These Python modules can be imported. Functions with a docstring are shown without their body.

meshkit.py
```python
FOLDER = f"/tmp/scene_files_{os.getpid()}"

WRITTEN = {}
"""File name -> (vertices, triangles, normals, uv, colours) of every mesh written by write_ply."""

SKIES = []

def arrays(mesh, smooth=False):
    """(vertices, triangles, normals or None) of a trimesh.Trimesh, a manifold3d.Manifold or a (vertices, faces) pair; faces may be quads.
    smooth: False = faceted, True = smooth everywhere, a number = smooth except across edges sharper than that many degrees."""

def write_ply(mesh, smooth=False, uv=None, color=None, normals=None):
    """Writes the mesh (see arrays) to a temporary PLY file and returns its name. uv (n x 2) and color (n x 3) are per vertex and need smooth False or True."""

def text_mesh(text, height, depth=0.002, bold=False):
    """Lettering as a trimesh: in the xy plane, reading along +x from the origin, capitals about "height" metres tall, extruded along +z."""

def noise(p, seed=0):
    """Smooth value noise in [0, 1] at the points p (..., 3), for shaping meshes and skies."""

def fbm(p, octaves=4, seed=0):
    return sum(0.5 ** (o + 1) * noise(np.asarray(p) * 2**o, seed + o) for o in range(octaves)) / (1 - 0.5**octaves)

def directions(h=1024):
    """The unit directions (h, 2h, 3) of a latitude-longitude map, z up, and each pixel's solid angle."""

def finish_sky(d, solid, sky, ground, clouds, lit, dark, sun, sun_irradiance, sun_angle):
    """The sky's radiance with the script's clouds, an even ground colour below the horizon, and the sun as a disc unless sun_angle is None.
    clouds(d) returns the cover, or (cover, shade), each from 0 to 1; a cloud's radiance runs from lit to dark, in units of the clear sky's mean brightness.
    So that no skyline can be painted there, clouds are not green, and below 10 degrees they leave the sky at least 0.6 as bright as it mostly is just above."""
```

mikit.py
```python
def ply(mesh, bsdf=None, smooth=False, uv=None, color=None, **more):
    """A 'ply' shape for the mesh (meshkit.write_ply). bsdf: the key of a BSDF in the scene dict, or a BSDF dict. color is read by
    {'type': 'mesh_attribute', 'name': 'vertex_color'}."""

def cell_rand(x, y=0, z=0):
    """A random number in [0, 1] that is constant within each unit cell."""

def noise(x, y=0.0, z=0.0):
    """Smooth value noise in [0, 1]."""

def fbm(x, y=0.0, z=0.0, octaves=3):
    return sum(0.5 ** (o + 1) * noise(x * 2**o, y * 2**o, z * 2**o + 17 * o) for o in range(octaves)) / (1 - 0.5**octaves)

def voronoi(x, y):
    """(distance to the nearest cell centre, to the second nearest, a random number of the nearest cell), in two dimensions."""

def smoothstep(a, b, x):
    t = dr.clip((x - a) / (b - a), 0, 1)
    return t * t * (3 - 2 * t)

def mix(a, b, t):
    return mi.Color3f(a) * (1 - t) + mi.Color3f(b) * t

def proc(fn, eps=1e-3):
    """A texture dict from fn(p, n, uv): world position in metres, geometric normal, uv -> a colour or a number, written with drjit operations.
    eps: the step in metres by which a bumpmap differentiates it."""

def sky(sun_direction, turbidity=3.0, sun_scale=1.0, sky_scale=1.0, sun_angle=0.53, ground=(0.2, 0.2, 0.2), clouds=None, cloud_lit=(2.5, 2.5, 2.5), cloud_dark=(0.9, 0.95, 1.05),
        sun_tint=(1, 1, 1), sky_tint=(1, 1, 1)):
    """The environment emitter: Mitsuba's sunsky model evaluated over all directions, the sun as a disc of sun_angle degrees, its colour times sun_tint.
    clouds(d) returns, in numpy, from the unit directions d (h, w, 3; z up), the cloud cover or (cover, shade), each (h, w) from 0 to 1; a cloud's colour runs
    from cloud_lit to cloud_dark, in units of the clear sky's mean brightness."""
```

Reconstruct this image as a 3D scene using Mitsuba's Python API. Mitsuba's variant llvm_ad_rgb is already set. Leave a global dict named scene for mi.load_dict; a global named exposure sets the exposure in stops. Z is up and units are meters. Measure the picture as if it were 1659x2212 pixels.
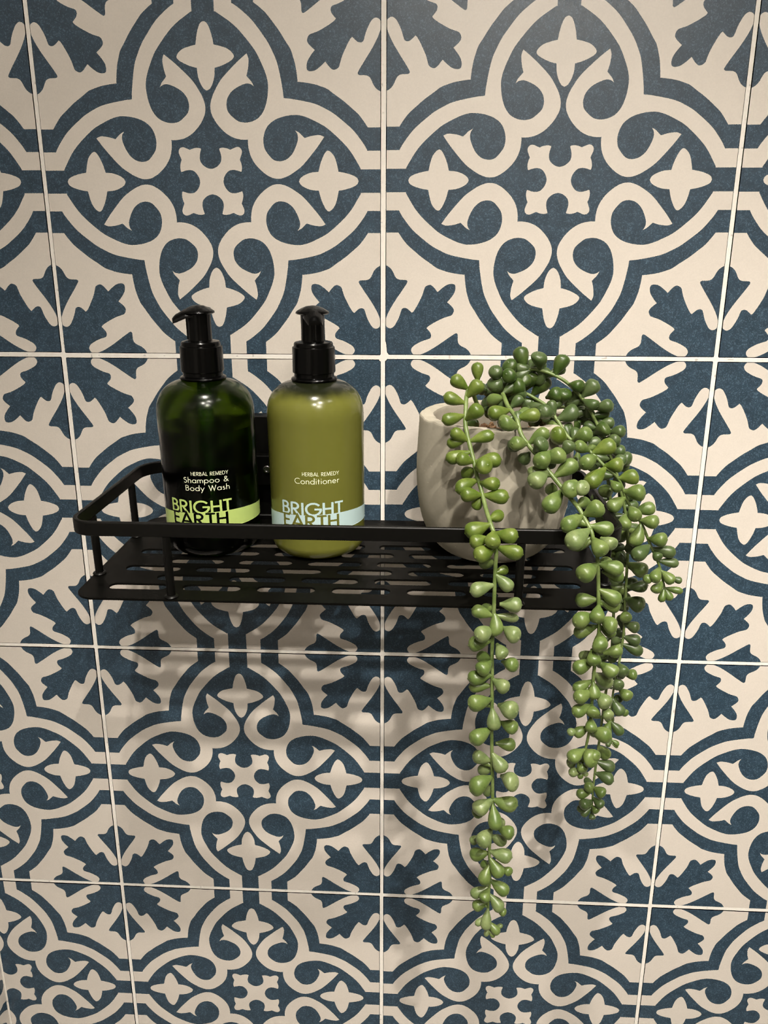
import math, json, random
import numpy as np, trimesh, mitsuba as mi, drjit as dr
import shapely
from shapely.geometry import Polygon, LineString, Point, box
from shapely import affinity
from shapely.ops import unary_union
import mikit, meshkit
random.seed(7); rng = np.random.default_rng(7)
T = mi.ScalarTransform4f
scene, labels = {'type': 'scene'}, {}

# ------------------------------------------------------------------ camera, lamps, exposure
ZO = 1.40                                   # height of the grout line behind the bottles' necks above the floor
CAM = np.array([0.0313178531, -0.598706244, 0.0486482147])
FWD = np.array([-0.04821899, 0.96002146, -0.27574214])
RIGHT = np.array([0.99869707, 0.05095601, 0.00276599])
UP = np.array([-0.01670613, 0.2752495, 0.96122766])
FOC = 1662.97
m = np.eye(4); m[:3, 0], m[:3, 1], m[:3, 2], m[:3, 3] = -RIGHT, UP, FWD, CAM + [0, 0, ZO]
scene['camera'] = {'type': 'perspective', 'fov': 2 * math.degrees(math.atan(1659 / 2 / FOC)), 'fov_axis': 'x', 'near_clip': 0.01, 'far_clip': 50.0, 'to_world': T(m)}
exposure = 0.0
# ceiling spotlights: (x, y, strength, the point each is aimed at, how deep the lamp sits in its can); the ceiling is CEIL above the grout line
CEIL = 1.05
LAMPS = [(0.02, -0.60, 7200.0, (0.04, -0.12, -1.3), 0.095), (0.36, -1.05, 7400.0, (0.26, 0.0, -1.05), 0.095), (0.10, -1.35, 2500.0, (0.16, 0.0, -0.10), 0.06), (0.72, -0.66, 2600.0, (0.40, 0.0, -1.1), 0.085)]
LAMP_COL = (1.0, 0.93, 0.83)
CAN = dict(r=0.036, disc=0.018)
FILL = (0.5, -1.75, 58.0)                   # opal ceiling light in the middle of the room

# ------------------------------------------------------------------ helpers
def add(key, mesh, mat, smooth=False, to_world=None, **kw):
    if mesh is not None and not isinstance(mesh, dict):
        mesh = mikit.ply(mesh, mat, smooth=smooth, **kw)
    d = dict(mesh)
    if to_world is not None: d['to_world'] = T(np.asarray(to_world, float))
    k, n = key, 0
    while k in scene:
        n += 1; k = f'{key}_{n:03d}'
    scene[k] = d
    return k
def lab(key, label, category=None, group=None, kind=None):
    e = {'label': label} if label else {}
    if category: e['category'] = category
    if group: e['group'] = group
    if kind: e['kind'] = kind
    labels[key] = e
UPZ = np.eye(4); UPZ[2, 3] = ZO
def tri(v, f): return trimesh.Trimesh(np.asarray(v, float), np.asarray(f, int), process=False)
def cat(ms): return trimesh.util.concatenate(ms)
def polys(g):
    if g.is_empty: return []
    return [q for q in getattr(g, 'geoms', [g]) if q.geom_type == 'Polygon' and q.area > 1e-12]
def flat(g):
    vs, fs, n = [], [], 0
    for q in polys(g):
        v, f = trimesh.creation.triangulate_polygon(q, engine='earcut')
        vs.append(np.asarray(v)); fs.append(np.asarray(f) + n); n += len(v)
    return (np.vstack(vs), np.vstack(fs)) if vs else (np.zeros((0, 2)), np.zeros((0, 3), int))
def extr(g, h, z0=0.0):
    ms = [trimesh.creation.extrude_polygon(q, h, engine='earcut') for q in polys(g)]
    mm = cat(ms); mm.apply_translation([0, 0, z0]); return mm
def lathe(prof, n=96, axis_off=(0, 0)):
    prof = np.asarray(prof, float); k = len(prof); a = np.arange(n) * 2 * np.pi / n
    v = np.stack([prof[:, None, 0] * np.cos(a), prof[:, None, 0] * np.sin(a), np.repeat(prof[:, 1:2], n, 1)], -1).reshape(-1, 3)
    f = []
    i, j = np.meshgrid(np.arange(k - 1), np.arange(n), indexing='ij'); jn = (j + 1) % n
    q = np.stack([i * n + j, i * n + jn, (i + 1) * n + jn, (i + 1) * n + j], -1).reshape(-1, 4)
    f = np.vstack([q[:, [0, 1, 2]], q[:, [0, 2, 3]]])
    mm = trimesh.Trimesh(v, f, process=False); mm.merge_vertices(digits_vertex=7); mm.update_faces(mm.nondegenerate_faces())
    return mm
def spline(pts, n=8, closed=False):
    p = np.asarray(pts, float)
    if len(p) < 3: return p
    q = np.vstack([2 * p[0] - p[1], p, 2 * p[-1] - p[-2]]); out = []
    for k in range(1, len(q) - 2):
        a, b, c, d = q[k - 1:k + 3]
        t = np.linspace(0, 1, n, endpoint=False)[:, None]
        # centripetal-like tangents scaled to the span, against overshoot
        L = np.linalg.norm(c - b); m1 = (c - a) / max(np.linalg.norm(b - a) + L, 1e-9) * L; m2 = (d - b) / max(np.linalg.norm(d - c) + L, 1e-9) * L
        out.append((2*t**3-3*t**2+1)*b + (t**3-2*t**2+t)*m1 + (-2*t**3+3*t**2)*c + (t**3-t**2)*m2)
    return np.vstack(out + [p[-1:]])
def tube(path, rad, n=10, caps=True):
    p = np.asarray(path, float); r = np.broadcast_to(rad, (len(p),))
    t = np.gradient(p, axis=0); t /= np.linalg.norm(t, axis=1, keepdims=True)
    a = np.cross(t[0], [0.3, 0.9, 0.2]); a /= np.linalg.norm(a); A = []
    for k in range(len(p)):
        a = a - t[k] * (a @ t[k]); a /= np.linalg.norm(a); A.append(a)
    A = np.array(A); B = np.cross(t, A); th = np.arange(n) * 2 * np.pi / n
    v = (p[:, None] + r[:, None, None] * (np.cos(th)[None, :, None] * A[:, None] + np.sin(th)[None, :, None] * B[:, None])).reshape(-1, 3)
    i, j = np.meshgrid(np.arange(len(p) - 1), np.arange(n), indexing='ij'); jn = (j + 1) % n
    q = np.stack([i * n + j, i * n + jn, (i + 1) * n + jn, (i + 1) * n + j], -1).reshape(-1, 4)
    f = np.vstack([q[:, [0, 1, 2]], q[:, [0, 2, 3]]])
    if caps:
        k = len(v); v = np.vstack([v, p[:1], p[-1:]]); e = (len(p) - 1) * n; jj = np.arange(n); j2 = (jj + 1) % n
        f = np.vstack([f, np.stack([jj * 0 + k, j2, jj], 1), np.stack([jj * 0 + k + 1, e + jj, e + j2], 1)])
    return tri(v, f)
def rbox(x0, x1, y0, y1, z0, z1, b=0.0008):
    """a box with chamfered edges"""
    import manifold3d as m3
    c = m3.Manifold.cube([x1 - x0 - 2*b, y1 - y0 - 2*b, z1 - z0 - 2*b]).translate([x0 + b, y0 + b, z0 + b])
    parts = [m3.Manifold.cube([x1 - x0 - (0 if k == 0 else 2*b), y1 - y0 - (0 if k == 1 else 2*b), z1 - z0 - (0 if k == 2 else 2*b)])
             .translate([x0 + (0 if k == 0 else b), y0 + (0 if k == 1 else b), z0 + (0 if k == 2 else b)]) for k in range(3)]
    h = m3.Manifold.batch_hull(parts).to_mesh()
    return tri(h.vert_properties[:, :3], h.tri_verts)

# ------------------------------------------------------------------ materials
P = lambda **k: {'type': 'principled', **k}
rgb = lambda *c: {'type': 'rgb', 'value': list(c)}
CREAM, BLUE = (0.66, 0.605, 0.54), (0.030, 0.050, 0.066)
def tile_col(p, n, uv):
    x, y, z = p.x + p.y * 0.7, p.z, p.y
    s = mikit.noise(x * 2300, y * 2300, 3.0); s2 = mikit.noise(x * 1150, y * 1150, 9.0); s3 = mikit.noise(x * 230, y * 230, 5.0)
    sp = mikit.smoothstep(0.52, 0.95, s * 0.6 + s2 * 0.5)
    blue = mikit.mix((0.025, 0.048, 0.073), (0.078, 0.128, 0.178), sp * 0.7) * (0.85 + 0.3 * s3)
    g = mikit.noise(x * 1300, y * 1300, 1.0) * 0.5 + mikit.fbm(x * 22, y * 22, 2.0) * 0.5
    cream = mi.Color3f(CREAM) * (0.95 + 0.10 * g)
    return dr.select(uv.x > 0.5, blue, cream)
def tile_rough(p, n, uv):
    s = mikit.noise(p.x * 1100 + p.y * 700, p.z * 1100, 3.0)
    return dr.select(uv.x > 0.5, 0.30 + 0.14 * s, 0.34 + 0.08 * s)
scene['mat_tile'] = P(base_color=mikit.proc(tile_col), roughness=mikit.proc(tile_rough), specular=0.5)
def grout_col(p, n, uv):
    g = mikit.fbm((p.x + p.y) * 180, p.z * 180, 1.0); h = mikit.noise((p.x + p.y) * 900, p.z * 900, 4.0)
    spot = mikit.smoothstep(0.90, 0.97, mikit.noise((p.x + p.y) * 330, p.z * 330, 8.0))
    return mikit.mix((0.88, 0.85, 0.79), (0.78, 0.73, 0.65), g * 0.55 + h * 0.15) * (1 - 0.35 * spot)
scene['mat_grout'] = P(base_color=mikit.proc(grout_col), roughness=0.85, specular=0.2)
def plaster_col(p, n, uv):
    return mi.Color3f(0.26, 0.25, 0.23) * (0.96 + 0.06 * mikit.fbm(p.x * 6 + p.y * 3, p.z * 6 + p.y * 2, 1.0))
scene['mat_plaster'] = P(base_color=mikit.proc(plaster_col), roughness=0.8, specular=0.2)
def floor_col(p, n, uv):
    gx, gy = dr.abs(p.x / 0.3 - dr.floor(p.x / 0.3) - 0.5), dr.abs(p.y / 0.3 - dr.floor(p.y / 0.3) - 0.5)
    line = mikit.smoothstep(0.488, 0.495, dr.maximum(gx, gy))
    return mikit.mix((0.20, 0.19, 0.18), (0.30, 0.29, 0.27), line) * (0.85 + 0.3 * mikit.fbm(p.x * 14, p.y * 14, 3.0))
scene['mat_floor'] = P(base_color=mikit.proc(floor_col), roughness=0.4)
def black_col(p, n, uv):
    return mi.Color3f(0.0030, 0.0029, 0.0024) * (0.8 + 0.4 * mikit.noise(p.x * 2500, p.y * 2500, p.z * 2500))
scene['mat_black'] = {'type': 'roughplastic', 'distribution': 'ggx', 'alpha': 0.13, 'int_ior': 1.33, 'diffuse_reflectance': mikit.proc(black_col)}
scene['mat_plate'] = {'type': 'roughplastic', 'distribution': 'ggx', 'alpha': 0.14, 'int_ior': 1.14, 'diffuse_reflectance': mikit.proc(black_col)}
scene['mat_cap'] = {'type': 'roughplastic', 'distribution': 'ggx', 'alpha': 0.04, 'int_ior': 1.33, 'diffuse_reflectance': rgb(0.0012, 0.0012, 0.0012)}
scene['mat_chrome'] = {'type': 'roughconductor', 'material': 'Cr', 'alpha': 0.12}
scene['mat_label_green'] = P(base_color=rgb(0.45, 0.58, 0.17), roughness=0.35)
scene['mat_label_blue'] = P(base_color=rgb(0.47, 0.62, 0.62), roughness=0.35)
scene['mat_label_cream'] = P(base_color=rgb(0.80, 0.82, 0.60), roughness=0.4)
scene['mat_glass'] = {'type': 'roughdielectric', 'distribution': 'ggx', 'alpha': 0.03, 'int_ior': 1.36, 'ext_ior': 1.0, 'specular_transmittance': rgb(0.22, 0.30, 0.06), 'specular_reflectance': rgb(1, 1, 1)}
scene['mat_air'] = {'type': 'dielectric', 'int_ior': 1.0, 'ext_ior': 1.36, 'specular_transmittance': rgb(0.97, 1.0, 0.9)}
scene['mat_liquid'] = {'type': 'dielectric', 'int_ior': 1.3605, 'ext_ior': 1.36, 'specular_transmittance': rgb(0.36, 0.46, 0.16)}
scene['mat_tube'] = P(base_color=rgb(0.35, 0.62, 0.20), roughness=0.4)
scene['mat_lamp_ring'] = P(base_color=rgb(0.8, 0.8, 0.78), roughness=0.4)
scene['mat_baffle'] = P(base_color=rgb(0.01, 0.01, 0.01), roughness=0.6)
scene['mat_door'] = P(base_color=rgb(0.60, 0.57, 0.52), roughness=0.45)
scene['mat_timber'] = P(base_color=rgb(0.10, 0.055, 0.03), roughness=0.5)

# ------------------------------------------------------------------ tile pattern (unit tile, centre 0, symmetric eightfold)
S = 0.25; GAP = 0.0031; HALF = (S - GAP) / 2
PAT = json.loads('''{"cross":[[[0.0343,0.001],[0.0372,0.0118],[0.0442,0.0226],[0.053,0.0295],[0.0647,0.0316],[0.0762,0.0298],[0.0844,0.0273],[0.0884,0.0258]],[[0.0887,0.0258],[0.0907,0.0366],[0.089,0.049],[0.0851,0.0591]],[[0.0851,0.0591],[0.0895,0.0692],[0.0926,0.0794],[0.0909,0.0867]]],"flower":[[[0.2556,-0.0004],[0.2606,0.0087],[0.2737,0.0172],[0.2924,0.0234],[0.3132,0.0253]],[[0.3132,0.0253],[0.3185,0.045],[0.3262,0.0636],[0.3342,0.0768],[0.3413,0.0815],[0.3507,0.0768],[0.3608,0.0637],[0.367,0.0452],[0.3714,0.0255]],[[0.3714,0.0255],[0.3907,0.0222],[0.4112,0.0162],[0.425,0.0086],[0.43,-0.002]]],"inner":[[[0.4375,0.0308],[0.4265,0.0484],[0.4126,0.0703],[0.3983,0.0886],[0.3835,0.1038],[0.3684,0.1174],[0.3532,0.1301],[0.3378,0.1418],[0.3221,0.1508],[0.3062,0.1584],[0.2902,0.1655],[0.274,0.1711],[0.2559,0.1748],[0.2407,0.1744],[0.237,0.1743],[0.2166,0.1711],[0.1941,0.1639],[0.1781,0.1544],[0.1671,0.1432],[0.1594,0.1274],[0.1559,0.1101],[0.1571,0.0944],[0.1604,0.0842],[0.1693,0.0717],[0.1815,0.0593],[0.1927,0.0547],[0.2043,0.054],[0.2195,0.0579],[0.2337,0.068],[0.2432,0.0805],[0.2515,0.0977],[0.256,0.1134],[0.2542,0.1259],[0.2484,0.1346]],[[0.2484,0.1346],[0.2598,0.1288],[0.269,0.1204],[0.2756,0.1146]],[[0.2756,0.1146],[0.2905,0.1191],[0.3057,0.1216],[0.3191,0.1221],[0.3316,0.1174]],[[0.3316,0.1174],[0.3127,0.0923],[0.2939,0.0705],[0.2754,0.0503],[0.2609,0.0371],[0.2432,0.0251],[0.2258,0.0152],[0.2068,0.0085],[0.1935,0.0073],[0.1805,0.0092],[0.1693,0.0138],[0.1536,0.0237],[0.1352,0.0406],[0.1232,0.0569],[0.1161,0.0724],[0.1126,0.0865],[0.1112,0.099],[0.1112,0.1119]]],"outer":[[[0.4557,0.0802],[0.4468,0.0949],[0.434,0.112],[0.4195,0.1293],[0.4045,0.1434],[0.3816,0.1616],[0.3584,0.1783],[0.3346,0.191],[0.3105,0.2015],[0.2777,0.2095],[0.2445,0.2152],[0.2342,0.2168],[0.2183,0.2179]]],"rim":[[[0.4565,0.1411],[0.4458,0.1561],[0.4298,0.1751],[0.41,0.1918],[0.387,0.2102],[0.3604,0.2279],[0.3415,0.2407],[0.3237,0.2472],[0.3056,0.2526],[0.2823,0.2567],[0.2572,0.2595]]],"bloom":[[[0.4984,0.2317],[0.4887,0.2344],[0.4794,0.2409],[0.4722,0.2503],[0.4671,0.2608],[0.4618,0.2689],[0.4531,0.2733],[0.4414,0.2742],[0.4313,0.275],[0.4282,0.2796],[0.4369,0.2943],[0.4492,0.3123],[0.4614,0.3295],[0.4739,0.3488],[0.4847,0.3684],[0.4921,0.3867],[0.494,0.4001],[0.4898,0.4102],[0.4792,0.4149],[0.4683,0.4094],[0.4579,0.3935],[0.451,0.3785],[0.4463,0.3635],[0.4434,0.3577],[0.4372,0.3549],[0.4288,0.3566],[0.421,0.3625],[0.414,0.369]],[[0.414,0.369],[0.4093,0.3653],[0.4011,0.3529],[0.3926,0.3372],[0.3838,0.319],[0.3786,0.3026],[0.3755,0.2947],[0.3687,0.2898],[0.3601,0.2882],[0.3521,0.2928],[0.3445,0.301],[0.338,0.309]],[[0.338,0.309],[0.3255,0.2981],[0.3109,0.2883],[0.2987,0.2851],[0.2895,0.2864],[0.2864,0.29]]]}''')
def path(name): return np.vstack([spline(np.array(s), 6) for s in PAT[name]])
def d4(g):
    a = unary_union([g, affinity.affine_transform(g, [0, 1, 1, 0, 0, 0])])
    a = unary_union([a, affinity.scale(a, -1, 1, origin=(0, 0))])
    return unary_union([a, affinity.scale(a, 1, -1, origin=(0, 0))])
def fix(g): return g if g.is_valid else g.buffer(0)
E2 = 0.56
# centre cross
c = path('cross'); c[0, 1] = 0.0; c = np.vstack([c, [0.0888, 0.0888]])
cross = fix(Polygon(np.vstack([[0, 0], c]))).buffer(1e-5)
cross = d4(cross).buffer(-0.0022).buffer(0.0022).buffer(0.0012).buffer(-0.0012)
# four-petalled flowers
fl = path('flower'); fl[0, 1] = 0; fl[-1, 1] = 0
fl = fix(Polygon(np.vstack([fl, (fl * [1, -1])[::-1]])))
flw = unary_union([fl, affinity.scale(fl, -1, 1, origin=(0, 0))])
fv = affinity.translate(affinity.affine_transform(fl, [0, 1, 1, 0, 0, 0]), 0, -0.017)
flw = unary_union([flw, fv, affinity.scale(fv, 1, -1, origin=(0, 0))])
# scrolled band
inner, outer, rim, bloom = (path(k) for k in ('inner', 'outer', 'rim', 'bloom'))
inner[-1] = [0.1118, 0.1118]; outer[-1] = [0.2184, 0.2184]; rim[-1] = [0.2588, 0.2588]; bloom[-1] = [0.2868, 0.2868]
inner[0] = [0.4350, 0.0314]; outer[0] = [0.4550, 0.0805]; rim[0] = [0.4562, 0.1413]
band = Polygon(np.vstack([[[E2, 0.0314]], inner, outer[::-1], [[E2, 0.0805]]]))
band = d4(fix(band).buffer(2e-5))
# corner field and corner bloom
field = fix(Polygon(np.vstack([[[E2, 0.1413]], rim, [[E2, E2]]])))
bl = fix(Polygon(np.vstack([[[E2, bloom[0, 1]]], bloom, [[E2, E2]]])))
corner = d4(field.buffer(2e-5)).difference(d4(bl.buffer(2e-5)))
CREAMP = unary_union([cross, flw, band, corner])
def tile_mesh(clip=None, chip=None):
    """one glazed tile, front face in the plane z=0, body behind; uv.x tells print colour"""
    face = box(-HALF, -HALF, HALF, HALF).buffer(-0.0008).buffer(0.0008, quad_segs=3)
    if clip is not None: face = face.intersection(clip)
    if chip is not None: face = face.difference(chip)
    b = 0.00045
    top = face.buffer(-b, join_style='mitre')
    pat = affinity.scale(CREAMP, S, S, origin=(0, 0)).simplify(0.00003)
    cr, bu = pat.intersection(top), top.difference(pat)
    vs, fs, us, n = [], [], [], 0
    for g, u in ((cr, 0.0), (bu, 1.0)):
        v, f = flat(g)
        if len(v): vs.append(np.c_[v, np.zeros(len(v))]); fs.append(f + n); us.append(np.full(len(v), u)); n += len(v)
    for q in polys(face):
        ring = shapely.segmentize(q.exterior, 0.0015); r = np.array(ring.coords)[:-1]
        tq = max(polys(top.intersection(q)), key=lambda z: z.area)
        rt = np.array([tq.exterior.interpolate(tq.exterior.project(Point(w))).coords[0] for w in r])
        bu_near = np.array([0.0 if pat.buffer(0.0002).contains(Point(w)) else 1.0 for w in rt])
        k = len(r); nx = (np.arange(k) + 1) % k
        for lo, hi, zl, zh in ((rt, r, 0.0, -b), (r, r, -b, -0.008)):
            v = np.stack([np.c_[lo, np.full(k, zl)], np.c_[lo[nx], np.full(k, zl)], np.c_[hi[nx], np.full(k, zh)], np.c_[hi, np.full(k, zh)]], 1).reshape(-1, 3)
            i = np.arange(k) * 4
            vs.append(v); fs.append(np.vstack([np.stack([i, i + 3, i + 2], 1), np.stack([i, i + 2, i + 1], 1)]) + n); us.append(np.repeat(bu_near, 4)); n += 4 * k
    v, f, u = np.vstack(vs), np.vstack(fs), np.concatenate(us)
    mm = tri(v, f)
    return mikit.ply(mm, 'mat_tile', smooth=False, uv=np.c_[u, np.zeros(len(u))])
def tile_at(key, d, x, z, wall='back'):
    a = random.gauss(0, 0.0007); dx, dz, dy = random.gauss(0, 0.00022), random.gauss(0, 0.00022), random.uniform(-0.00012, 0.00012)
    # tile mesh axes: x right, y up, z out of the wall
    c, s = math.cos(a), math.sin(a)
    R = np.array([[c, -s, 0], [0, 0, -1], [s, c, 0]], float)
    M = np.eye(4)
    if wall == 'back': M[:3, :3] = R; M[:3, 3] = [x + dx, dy, z + dz + ZO]
    else:
        Q = np.array([[0, -1, 0], [1, 0, 0], [0, 0, 1.0]])   # turns the back wall into the left wall
        M[:3, :3] = Q @ R; M[:3, 3] = [XL + dy, x + dx, z + dz + ZO]
    add(key, d, None, to_world=M)

# ------------------------------------------------------------------ the room
XL, XR, YB = -0.3832, 1.35, -2.05
ZF, ZC = -ZO, CEIL
def slab(key, x0, x1, y0, y1, z0, z1, mat):
    mm = trimesh.creation.box(bounds=[[x0, y0, z0], [x1, y1, z1]]); k = add(key, mm, mat, to_world=UPZ); return k
for k, a in {'wall_back': (XL - 0.1, XR + 0.1, 0.0005, 0.1, ZF - 0.05, ZC + 0.1), 'wall_left': (XL - 0.1, XL - 0.0005, YB, 0.0, ZF - 0.05, ZC + 0.1)}.items():
    slab(k, *a, 'mat_grout'); lab(k, {'wall_back': 'patterned blue and cream tiled wall behind the shelf', 'wall_left': 'tiled side wall meeting the back wall at the lower left corner'}[k], kind='structure')
slab('wall_right', XR, XR + 0.1, YB, 0.0009, ZF, ZC, 'mat_plaster'); lab('wall_right', 'plain pale wall to the right', kind='structure')
slab('wall_front', XL - 0.1, XR + 0.1, YB - 0.1, YB, ZF, ZC, 'mat_plaster'); lab('wall_front', 'plain pale wall behind the viewer', kind='structure')
slab('floor', XL - 0.1, XR + 0.1, YB - 0.1, 0.1, ZF - 0.1, ZF, 'mat_floor'); lab('floor', 'grey tiled bathroom floor', kind='structure')
slab('ceiling', XL - 0.1, XR + 0.1, YB - 0.1, 0.1, ZC, ZC + 0.1, 'mat_plaster'); lab('ceiling', 'pale ceiling with spotlights', kind='structure')
slab('door_1', 0.25, 1.05, YB, YB + 0.035, ZF + 0.005, 0.62, 'mat_door'); lab('door_1', 'plain bathroom door behind the viewer', kind='structure')
for x0, x1, z1 in ((0.17, 0.25, 0.70), (1.05, 1.13, 0.70)): slab('door_1__jamb', x0, x1, YB, YB + 0.02, ZF + 0.005, z1, 'mat_timber')
slab('door_1__lintel', 0.25, 1.05, YB, YB + 0.02, 0.625, 0.70, 'mat_timber')
# lamps
for n_l, (x, y, w, aim, dp) in enumerate(LAMPS):
    r, rd = CAN['r'], CAN['disc']
    k0 = 'spotlight' + (f'_{n_l:03d}' if n_l else '')
    piv = np.array([x, y, ZC - 0.085]); az = piv - np.array(aim); az /= np.linalg.norm(az)     # mesh z points away from the aim
    ax = np.cross([0, 1, 0], az); ax /= np.linalg.norm(ax); M = np.eye(4); M[:3, 0], M[:3, 1], M[:3, 2], M[:3, 3] = ax, np.cross(az, ax), az, piv + [0, 0, ZO]
    B = np.eye(4); B[:3, 3] = [x, y, ZC + ZO]
    add(k0 + '__mount', lathe([(0, 0), (0.045, 0), (0.045, -0.012), (0.012, -0.014), (0.008, -0.05), (0.0, -0.05)], 40), 'mat_lamp_ring', smooth=40, to_world=B)
    can = lathe([(r, -0.045), (r, dp - 0.045 + 0.004), (0.0, dp - 0.045 + 0.004), (0.0, dp - 0.045 + 0.008), (r + 0.003, dp - 0.045 + 0.008), (r + 0.003, -0.045), (r, -0.045)], 48)
    add(k0 + '__can', can, 'mat_baffle', smooth=40, to_world=M)
    a = np.arange(40) * 2 * np.pi / 40; zz = dp - 0.045
    dv = np.vstack([[[0, 0, zz]], np.c_[rd * np.cos(a), rd * np.sin(a), np.full(40, zz)]]); j = np.arange(40)
    disc = tri(dv, np.stack([j * 0, (j + 1) % 40 + 1, j + 1], 1))
    d = mikit.ply(disc, 'mat_lamp_ring'); d['emitter'] = {'type': 'area', 'radiance': rgb(*[w * q for q in LAMP_COL])}
    add(k0 + '__lamp', d, None, to_world=M)
    lab(k0, ['black ceiling spotlight nearest the tiled wall', 'black ceiling spotlight to the right of the middle', 'black ceiling spotlight above the viewer on the left', 'black ceiling spotlight farthest right'][n_l], 'lamp', 'ceiling spotlights')
if FILL:
    x, y, w = FILL
    M = np.eye(4); M[:3, 3] = [x, y, ZC + ZO]
    a = np.arange(64) * 2 * np.pi / 64; R0 = 0.15
    dv = np.vstack([[[0, 0, -0.045]], np.c_[R0 * np.cos(a), R0 * np.sin(a), np.full(64, -0.045)], np.c_[R0 * np.cos(a), R0 * np.sin(a), np.zeros(64)]]); j = np.arange(64)
    jn = (j + 1) % 64
    f = np.vstack([np.stack([j * 0, jn + 1, j + 1], 1), np.stack([j + 1, jn + 1, jn + 65], 1), np.stack([j + 1, jn + 65, j + 65], 1)])
    d = mikit.ply(tri(dv, f), 'mat_lamp_ring'); d['emitter'] = {'type': 'area', 'radiance': rgb(*[w * q for q in (1.0, 0.93, 0.84)])}
    add('ceiling_light', d, None, to_world=M); lab('ceiling_light', 'round opal ceiling light', 'lamp')

# tiles
FULL = tile_mesh()
WORN = tile_mesh(chip=unary_union([Polygon([(-HALF - 1e-3, -HALF - 1e-3), (-HALF + 0.0034, -HALF - 1e-3), (-HALF + 0.0021, -HALF + 0.0006), (-HALF + 0.0012, -HALF + 0.0017), (-HALF + 0.0009, -HALF + 0.0045), (-HALF + 0.0004, -HALF + 0.009), (-HALF - 1e-3, -HALF + 0.012)]).buffer(0.0002)]))
NICK = tile_mesh(chip=unary_union([Point(HALF + 0.0002, HALF + 0.0001).buffer(0.0016)] + [Point(HALF - 0.0395 + t, HALF + 0.0002).buffer(0.0011) for t in (0.0, 0.0035)]))
WORN2 = tile_mesh(chip=Point(-HALF - 0.0006, HALF + 0.0006).buffer(0.0022))
cutx = XL + 0.5 - S / 2                       # the corner cuts the left column: local x of the cut
CUTB = tile_mesh(clip=box(-0.25 / 2 + (XL + 0.5) + 0.0008, -1, 1, 1))
CUTL = tile_mesh(clip=box(-1, -1, XL + 0.25 + 0.125 - 0.0008, 1)) if False else tile_mesh(clip=box(-1, -1, -0.125 + (XL + 0.5) - 0.0008, 1))
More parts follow.
